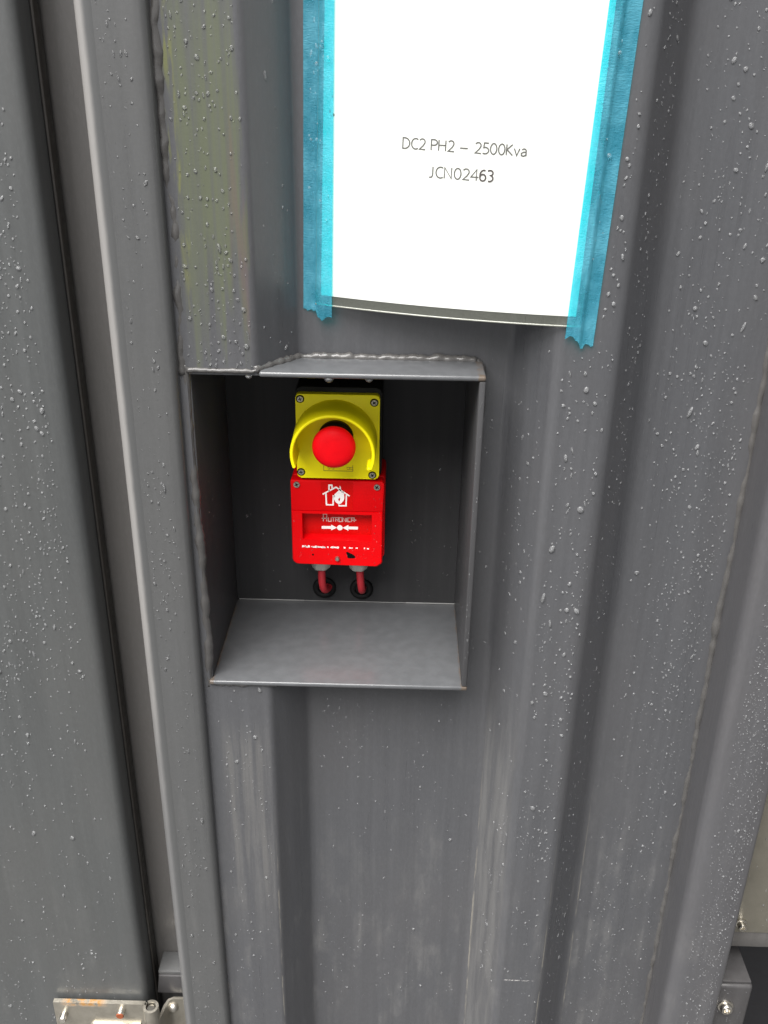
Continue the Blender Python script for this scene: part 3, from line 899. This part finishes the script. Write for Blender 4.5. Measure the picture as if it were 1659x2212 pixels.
# cable glands below
for gx, zc in ((-0.0765, 1.0965), (-0.0382, 1.0960)):
    b = MB()
    b.lathe_z(gx, 0.121, [(0.0, 1.0990), (0.0108, 1.0990), (0.0108, 1.0880), (0.0098, 1.0868), (0.0098, 1.0815), (0.0086, 1.0778), (0.0062, 1.0768), (0.0052, 1.0785), (0.0, 1.0790)], 40, rfun=lambda a: 1+0.045*math.copysign(abs(math.cos(6*a))**0.5, math.cos(6*a)))
    b.build("cable_gland", M_GLAND, FP, angle=50)

# red cables: from the glands down and back into the grommets
def bez(p0, p1, p2, p3, n=22):
    out = []
    for i in range(n+1):
        t = i/n; q = 1-t
        out.append(tuple(q**3*a+3*q*q*t*b_+3*q*t*t*c+t**3*d for a, b_, c, d in zip(p0, p1, p2, p3)))
    return out
for p, lab in ((((-0.0760, 0.121, 1.0800), (-0.0768, 0.120, 1.0530), (-0.0745, 0.124, 1.0420), (-0.0700, 0.1500, 1.0400)), "red cable curving right into the left black grommet of the recess"),
               (((-0.0372, 0.121, 1.0795), (-0.0355, 0.121, 1.0560), (-0.0345, 0.124, 1.0420), (-0.0348, 0.1500, 1.0390)), "straighter red cable entering the black grommet on the right of the recess")):
    b = MB(); b.tube(bez(*p), 0.0039, 16)
    o = b.build("red_cable", M_CABLE, None, angle=180)
    tag(o, lab, "cable", "red cables below the call point")

# ------------------------------------------------------------------ paper notice in a clear sleeve
def sheet_pt(u, v, out=0.0):
    """u: 0..1 across the sheet, v: metres up from its lower edge, out: metres towards the viewer"""
    x = -0.0662+0.2022*u+0.026*v
    y = 0.0415*(1-u)-0.0025*u-0.0085*4*u*(1-u)*(1-0.35*min(1, v/0.3))
    return (x, y-out, 1.3753-0.0033*u+v)
NB = MB()
U = [i/24 for i in range(25)]
NB.grid([[sheet_pt(u, 0.297*j/10) for j in range(11)] for u in U])
NB.grid([[sheet_pt(u, 0.297*j/10, -0.0001) for j in range(11)] for u in U])
NOTICE = NB.build("paper_notice", M_PAPER, None, recalc=False)
tag(NOTICE, "white printed paper notice in clear sleeve held by blue tape above the recess", "notice")
b = MB()
US = [-0.022+1.044*i/26 for i in range(27)]
b.grid([[sheet_pt(u, -0.0076+(0.308)*j/12, 0.0007) for j in range(13)] for u in US])
b.grid([[sheet_pt(u, -0.0076+(0.308)*j/12, -0.0006) for j in range(13)] for u in US])
b.build("clear_sleeve", M_SLEEVE, NOTICE, recalc=False)
b = MB(); b.tube([sheet_pt(u, -0.0078, 0.0002) for u in US], 0.0008, 8); b.build("sleeve_seam", M_SEAM, NOTICE, angle=180)

def arcs(cx, cy, rx, ry, a0, a1, n=10):
    return [(cx+rx*math.cos(R(a0+(a1-a0)*i/n)), cy+ry*math.sin(R(a0+(a1-a0)*i/n))) for i in range(n+1)]
GLY = {
 'D': (0.66, [[(0, 0), (0, 1), (0.14, 1)]+arcs(0.14, 0.5, 0.38, 0.5, 90, -90, 14)+[(0, 0)]]),
 'C': (0.60, [arcs(0.32, 0.5, 0.31, 0.5, 55, 305, 16)]),
 '2': (0.57, [[(0.03, 0.86)]+arcs(0.22, 0.73, 0.21, 0.27, 140, -20, 9)+[(0.30, 0.38), (0.02, 0.02), (0.47, 0.0)]]),
 'P': (0.57, [[(0, 0), (0, 1), (0.20, 1)]+arcs(0.20, 0.74, 0.25, 0.26, 90, -90, 10)+[(0, 0.48)]]),
 'H': (0.70, [[(0, 0), (0, 1)], [(0.52, 0), (0.52, 1)], [(0, 0.52), (0.52, 0.52)]]),
 '-': (0.78, [[(0.0, 0.38), (0.58, 0.38)]]),
 '5': (0.57, [[(0.43, 1), (0.10, 1), (0.07, 0.56)]+arcs(0.18, 0.30, 0.27, 0.30, 95, -130, 12)]),
 '0': (0.60, [arcs(0.24, 0.5, 0.23, 0.5, 90, 450, 20)]),
 'K': (0.57, [[(0, 0), (0, 1)], [(0.42, 1), (0.03, 0.52), (0.46, 0)]]),
 'v': (0.52, [[(0, 0.66), (0.20, 0), (0.40, 0.66)]]),
 'a': (0.50, [[(0.04, 0.60)]+arcs(0.20, 0.47, 0.17, 0.19, 130, 0, 7)+[(0.37, 0)], [(0.37, 0.38), (0.16, 0.36), (0.02, 0.24), (0.03, 0.06), (0.16, -0.01), (0.30, 0.06), (0.37, 0.16)]]),
 'J': (0.44, [[(0.22, 1), (0.22, 0.22), (0.15, 0.03), (-0.02, 0.0)]]),
 'N': (0.68, [[(0, 0), (0, 1), (0.49, 0.02), (0.49, 1)]]),
 '4': (0.58, [[(0.38, 0), (0.38, 1), (0.0, 0.30), (0.52, 0.30)]]),
 '6': (0.52, [[(0.40, 0.94)]+arcs(0.34, 0.55, 0.30, 0.44, 100, 180, 7)+arcs(0.24, 0.30, 0.20, 0.30, 180, 540, 16)]),
 '3': (0.52, [[(0.04, 0.93)]+arcs(0.20, 0.76, 0.20, 0.24, 115, -75, 9)+arcs(0.19, 0.27, 0.23, 0.28, 80, -115, 10)]),
 ' ': (0.34, []),
}
def text(s, u0, u1, v, dv, cap, width, mat, bold='', wbold=0.0):
    tot = sum(GLY[c][0] for c in s)-0.10
    sc = (u1-u0)/tot                    # in u per glyph unit
    def place(a, c, o): return sheet_pt(a, c, 0.00012+o)
    asp = 0.207                         # metres per u
    x = 0.0
    groups = {False: MB(), True: MB()}
    used = {False: False, True: False}
    for ch in s:
        adv, lines = GLY[ch]
        isb = ch in bold
        for l in lines:
            pts = [((u0+(x+p)*sc)*asp, v+q*cap+dv*((x+p)/tot)) for p, q in l]
            groups[isb].strokes([pts], wbold if isb else width, lambda a, c, o: place(a/asp, c, o), 0.0001)
            used[isb] = True
        x += adv
    groups[False].build("printed_lettering", mat, NOTICE)
    if used[True]:
        o = groups[True].build("pen_corrected_digits", M_PEN, NOTICE); o["label"] = "digits 6 and 3 gone over in dark pen"
text("DC2 PH2 - 2500Kva", 0.304, 0.752, 0.1166, -0.0012, 0.0074, 0.00092, M_INK)
text("JCN02463", 0.408, 0.640, 0.0972, -0.0006, 0.0077, 0.00092, M_INK, bold='63', wbold=0.0012)

b = MB()                                    # a few specks of dirt near the left edge
for u, v, r_ in ((0.035, 0.150, 0.0006), (0.026, 0.1395, 0.0008), (0.040, 0.1372, 0.0009), (0.031, 0.1365, 0.0005)):
    b.bm.faces.new([b.bm.verts.new(sheet_pt(u+r_*math.cos(a_)/0.207, v+r_*1.2*math.sin(a_), 0.0002)) for a_ in [k_*math.pi/4 for k_ in range(8)]])
b.build("dirt_specks", plain("dirt", (0.22, 0.20, 0.17), 0.7), NOTICE)

# ------------------------------------------------------------------ blue masking tape
def tape(edge_l, edge_r, zb_l, zb_r, ztop, yfun, seed, label):
    """strip between two slanted edges (x at top, x at bottom); torn lower end"""
    rg = random.Random(seed)
    nx, nz = 14, 70
    rows = []
    tear = [rg.gauss(0, 1) for _ in range(nx+1)]
    for i in range(nx+1):
        s = i/nx
        zb = zb_l+(zb_r-zb_l)*s+0.0016*tear[i]-0.004*math.exp(-((s-0.62)/0.13)**2)
        row = []
        for j in range(nz+1):
            t = (j/nz)**1.3
            z = zb+(ztop-zb)*t
            f = (z-1.36)/(1.589-1.36)
            xl_ = edge_l[1]+(edge_l[0]-edge_l[1])*f; xr_ = edge_r[1]+(edge_r[0]-edge_r[1])*f
            x = xl_+(xr_-xl_)*s
            y = yfun(x, z)
            if z < zb+0.03:
                y -= 0.0007*abs(math.sin(27*s+190*(z-zb)))*(1-(z-zb)/0.03)
            row.append((x, y, z))
        rows.append(row)
    b = MB(); b.grid(rows)
    o = b.build("masking_tape", M_TAPE, None, angle=180)
    tag(o, label, "tape", "blue tape strips on the notice")
    return o
def sheet_y(x, z):
    v = z-1.375
    u = (x+0.0662-0.026*v)/0.2022
    return u, sheet_pt(u, v)[1]
def wall_y(x):
    for (xa, ya), (xb, yb_) in zip(prof, prof[1:]):
        if xa <= x <= xb: return ya+(yb_-ya)*(x-xa)/(xb-xa)
    return 0.0
def ytape_l(x, z):
    u, ys = sheet_y(x, z)
    lim = ys-0.0017
    w = wall_y(x)-0.0007
    if z < 1.3660: return min(w, lim+max(0, (1.366-z))*0.12)
    s = min(1, max(0, (u+0.028)/0.012))
    return min(w, w*(1-s)+lim*s) if u < 0.0 else min(w, lim)
def ytape_r(x, z):
    u, ys = sheet_y(x, z)
    w = wall_y(x)-0.0008
    if u <= 1.03: return min(w, ys-0.0018)
    return min(w, -0.0010-0.0016*math.exp(-(u-1.03)/0.02))
tape((-0.0765, -0.0812), (-0.0535, -0.0572), 1.3632, 1.3570, 1.71, ytape_l, 4, "blue masking tape strip along the left edge of the white notice, beside the greenish rib")
tape((0.1368, 0.1290), (0.1602, 0.1522), 1.3560, 1.3492, 1.71, ytape_r, 9, "blue masking tape strip along the right edge of the white notice, hanging lower")

# ------------------------------------------------------------------ rain drops
def dome(nseg, nring, seed):
    """unit drop on the a/b plane: (a, b, height); the belly hangs low"""
    rg = np.random.default_rng(seed)
    p1, p2, p3 = rg.random(3)*6.28
    e1, e2, e3 = rg.uniform(0.02, 0.14), rg.uniform(0.02, 0.12), rg.uniform(0, 0.07)
    V = [(0, -0.12, 1.0)]
    F = []
    for r in range(1, nring+1):
        t = r/nring
        ang = t*R(86)
        rad, h = math.sin(ang)/math.sin(R(86)), (math.cos(ang)-math.cos(R(86)))/(1-math.cos(R(86)))
        for k in range(nseg):
            a = 2*math.pi*k/nseg
            q = rad*(1+t*(e1*math.cos(a+p1)+e2*math.cos(2*a+p2)+e3*math.cos(3*a+p3)))
            V.append((q*math.cos(a), q*math.sin(a)-0.12*(1-t), h-0.03*(r == nring)))
    for k in range(nseg):
        F.append((0, 1+k, 1+(k+1) % nseg))
    for r in range(nring-1):
        o = 1+r*nseg
        for k in range(nseg):
            j = (k+1) % nseg
            F.append((o+k, o+nseg+k, o+nseg+j)); F.append((o+k, o+nseg+j, o+j))
    return np.array(V), np.array(F)
BIG = [dome(14, 5, 100+i) for i in range(10)]
SMALL = [dome(8, 3, 200+i) for i in range(8)]

def drops(name, label, regions, mat=None):
    """regions: (x0,y0, x1,y1, z0,z1, normal(x,y), count, size_mm, sigma, density fn(x,z))"""
    Vs, Fs, off = [], [], 0
    cell = {}
    for (xa, ya, xb, yb_, z0, z1, nn, count, size, sig, dens, flat) in regions:
        n_ = Vector((nn[0], nn[1], 0)).normalized()
        ta = Vector((xb-xa, yb_-ya, 0)).normalized()
        made = 0; tries = 0
        sizes = np.sort(np.minimum(RNG.lognormal(math.log(size), sig, count), size*3.4))[::-1]
        while made < count and tries < count*30:
            tries += 1
            s = RNG.random(); z = z0+(z1-z0)*RNG.random()
            x = xa+(xb-xa)*s; y = ya+(yb_-ya)*s
            if dens and RNG.random() > dens(x, z): continue
            d = sizes[made]*0.001
            key = (int(x*200), int(z*200)); ok = True
            for i in (-1, 0, 1):
                for j in (-1, 0, 1):
                    for (qx, qy, qz, qd) in cell.get((key[0]+i, key[1]+j), ()):
                        if (qx-x)**2+(qy-y)**2+(qz-z)**2 < (0.70*(qd+d))**2: ok = False
            if not ok: continue
            cell.setdefault(key, []).append((x, y, z, d))
            V, F = (BIG if d > 0.0017 else SMALL)[RNG.integers(0, 8)]
            el = RNG.uniform(1.0, 1.35) if d > 0.0012 else RNG.uniform(0.95, 1.15)
            slim = 1.0
            if RNG.random() < 0.14 and d > 0.001: el *= RNG.uniform(1.3, 2.1); slim = 0.82
            ra = 0.5*d*slim; rb = 0.5*d*el; h = 0.5*d*RNG.uniform(0.46, 0.64)*flat
            lean = RNG.normal()*0.18
            a = V[:, 0]*ra; bb = V[:, 1]*rb
            a = a+bb*lean
            P = np.stack([x+ta.x*a+n_.x*V[:, 2]*h, y+ta.y*a+n_.y*V[:, 2]*h, z+bb], 1)
            # the frame (t, z, n) must be right-handed for the faces to look outwards
            Vs.append(P); Fs.append((F if ta.cross(Vector((0, 0, 1))).dot(n_) > 0 else F[:, ::-1])+off); off += len(V)
            made += 1
    V = np.concatenate(Vs); F = np.concatenate(Fs)
    me = bpy.data.meshes.new(name)
    me.vertices.add(len(V)); me.vertices.foreach_set("co", V.astype(np.float32).ravel())
    me.loops.add(F.size); me.loops.foreach_set("vertex_index", F.astype(np.int32).ravel())
    me.polygons.add(len(F)); me.polygons.foreach_set("loop_start", np.arange(0, F.size, 3, dtype=np.int32))
    me.update(calc_edges=True); me.validate()
    for p in me.polygons: p.use_smooth = True
    me.materials.append(mat or M_WATER)
    o = bpy.data.objects.new(name, me); COL.objects.link(o)
    tag(o, label, "water drops", None, "stuff")
    return o

def clump(seed, sx, sz, base=0.25, power=1.6):
    rg = np.random.default_rng(seed)
    ks = [(rg.normal()*sx, rg.normal()*sz, rg.random()*6.28) for _ in range(7)]
    def f(x, z):
        v = sum(math.sin(a*x+b_*z+c) for a, b_, c in ks)/7*2.0
        return max(0.0, min(1.0, base+0.75*max(0.0, 0.5+0.5*v)**power))
    return f
c1, c2, c3, c4 = clump(1, 60, 30), clump(2, 70, 22), clump(3, 40, 14), clump(4, 90, 40, 0.35)
def dens_door(x, z):
    band = 0.10+0.90*math.exp(-((z-1.16)/0.17)**2)+0.55*math.exp(-((z-1.42)/0.10)**2)
    return min(1, band*c1(x, z)*(0.35 if x > -0.292 else 1))
drops("water_droplets", "dense rain droplets scattered over the grey side door", [
    (-0.44, 0, -0.290, 0, 0.52, 1.70, (0, -1), 2600, 1.45, 0.42, dens_door, 1.0)])
drops("water_droplets", "sparse rain droplets on the post beside the alarm recess", [
    (-0.215, PF, -0.188, PF, 0.55, 1.70, (0, -1), 420, 1.4, 0.42, c2, 0.9)], M_WATER_CLEAR)
def dens_slope(x, z): return 0.25+0.75*c3(x, z)
def not_box(x, z): return 0.0 if (NZ0-0.03 < z < NZ1+0.006 and x < NX1+0.01) else c2(x, z)
drops("water_droplets", "clear rain droplets on the greenish rib above the left of the recess", [
    (-0.170, 0, -0.119, 0, 1.325, 1.70, (0, -1), 20, 3.0, 0.25, c2, 1.0),
    (-0.170, 0, -0.119, 0, 1.325, 1.70, (0, -1), 420, 1.5, 0.42, c2, 0.9)], M_WATER_CLEAR)
drops("water_droplets", "a few rain droplets on the blue tape strips", [
    (-0.075, 0.0380, -0.058, 0.0375, 1.40, 1.60, (0, -1), 26, 1.5, 0.4, None, 1.0),
    (0.137, -0.0034, 0.150, -0.0034, 1.40, 1.60, (0, -1), 30, 1.6, 0.4, None, 1.0)], M_WATER_CLEAR)
def ribb(x, z): return 0.0 if (z > 1.342 and x < 0.1545+0.034*(z-1.34)+0.002) else c4(x, z)*(1.0 if z > 0.80 else 0.35)
def valley_r(x, z): return (0.15+0.85*min(1, max(0, (x-0.215)/0.04)))*(1.0 if z > 0.95 else 0.55)*c4(x, z)
drops("water_droplets", "rain droplets over the corrugated grey wall panel", [
    (-0.168, 0, -0.119, 0, 0.55, 1.010, (0, -1), 170, 1.25, 0.50, clump(9, 60, 14, 0.15), 0.9),
    (-0.110, 0.008, -0.090, 0.037, 1.33, 1.70, (0.82, -0.57), 60, 1.3, 0.4, c2, 0.8),
    (-0.080, VD, 0.088, VD, 0.52, 1.010, (0, -1), 330, 1.15, 0.45, clump(12, 40, 14, 0.2), 0.9),
    (0.074, VD, 0.090, VD, 1.02, 1.33, (0, -1), 20, 1.7, 0.45, None, 0.9),
    (0.0980, 0.0385, 0.1200, 0.0062, 0.60, 1.36, (-0.82, -0.57), 170, 1.35, 0.45, clump(13, 40, 10, 0.15), 0.75),
    (0.130, 0, 0.169, 0, 1.10, 1.70, (0, -1), 22, 3.2, 0.25, ribb, 1.0),
    (0.130, 0, 0.169, 0, 0.52, 1.70, (0, -1), 480, 1.30, 0.42, ribb, 1.0),
    (0.180, 0.0095, 0.200, 0.0345, 0.50, 1.70, (0.78, -0.62), 560, 1.25, 0.40, dens_slope, 1.0),
    (0.214, VD, 0.301, VD, 0.95, 1.70, (0, -1), 34, 2.8, 0.25, valley_r, 1.0),
    (0.214, VD, 0.301, VD, 0.47, 1.70, (0, -1), 1650, 1.20, 0.42, valley_r, 1.0)])
def dens_rp(x, z): return (1.0 if x > 0.328 else 0.3)*c1(x*1.3, z)
drops("water_droplets", "fine dense rain beads on the right hand grey post", [
    (0.326, RF, 0.365, RF, 0.50, 1.30, (0, -1), 40, 2.0, 0.25, dens_rp, 1.0),
    (0.326, RF, 0.365, RF, 0.50, 1.30, (0, -1), 1700, 0.95, 0.40, dens_rp, 1.0),
    (0.3765, 0.0378, 0.45, 0.0378, 0.668, 0.90, (0, -1), 60, 1.1, 0.4, None, 0.8),
    (0.380, 0.0118, 0.411, 0.0118, 0.50, 0.605, (0, -1), 40, 1.0, 0.4, None, 0.8)])
drops("water_droplets", "small rain droplets inside the alarm recess and on its red and yellow boxes", [
    (-0.160, 0.1478, 0.060, 0.1478, 1.022, 1.20, (0, -1), 130, 1.0, 0.4, None, 0.8),
    (-0.1695+0.0030, 0.02, -0.1695+0.0030, 0.14, 1.03, 1.22, (1, 0), 110, 0.9, 0.4, None, 0.9),
    (NX1-T-0.0009, 0.01, NX1-T-0.0009, 0.13, 1.03, 1.20, (-1, 0), 60, 0.8, 0.4, None, 0.9),
    (NX1-T-0.0002, -0.0031, NX1-0.0010, -0.0031, 1.02, 1.31, (0, -1), 26, 1.1, 0.3, None, 0.9),
    (-0.100, YR-0.0001, -0.0930, YR-0.0001, 1.10, 1.15, (0, -1), 10, 0.6, 0.3, None, 0.9),
    (-0.0235, YR-0.0001, -0.0145, YR-0.0001, 1.10, 1.17, (0, -1), 18, 0.6, 0.3, None, 0.9),
    (-0.095, YR-0.0001, -0.020, YR-0.0001, 1.0985, 1.114, (0, -1), 26, 0.6, 0.3, None, 0.9),
    (-0.090, YP-0.0003, -0.026, YP-0.0003, 1.125, 1.150, (0, -1), 6, 0.6, 0.3, None, 0.9)], M_WATER_CLEAR)
# hanging drops under the front lip of the recess
b = MB()
for hx, hz, hr in ((-0.1225, NZ1-T, 0.0026), (-0.0573, NZ1-T, 0.0042), (-0.0248, NZ1-T, 0.0034), (0.0084, NZ0, 0.0026), (-0.062, NZ0, 0.0016)):
    b.lathe_z(hx, 0.0016, [(hr*1.1, hz), (hr*1.0, hz-hr*0.35), (hr*0.72, hz-hr*0.80), (hr*0.35, hz-hr*1.02), (0.0, hz-hr*1.08)], 16)
o = b.build("hanging_droplets", M_WATER, None, angle=180)
tag(o, "rain drops hanging from the front edges of the alarm recess", "water drops", None, "stuff")
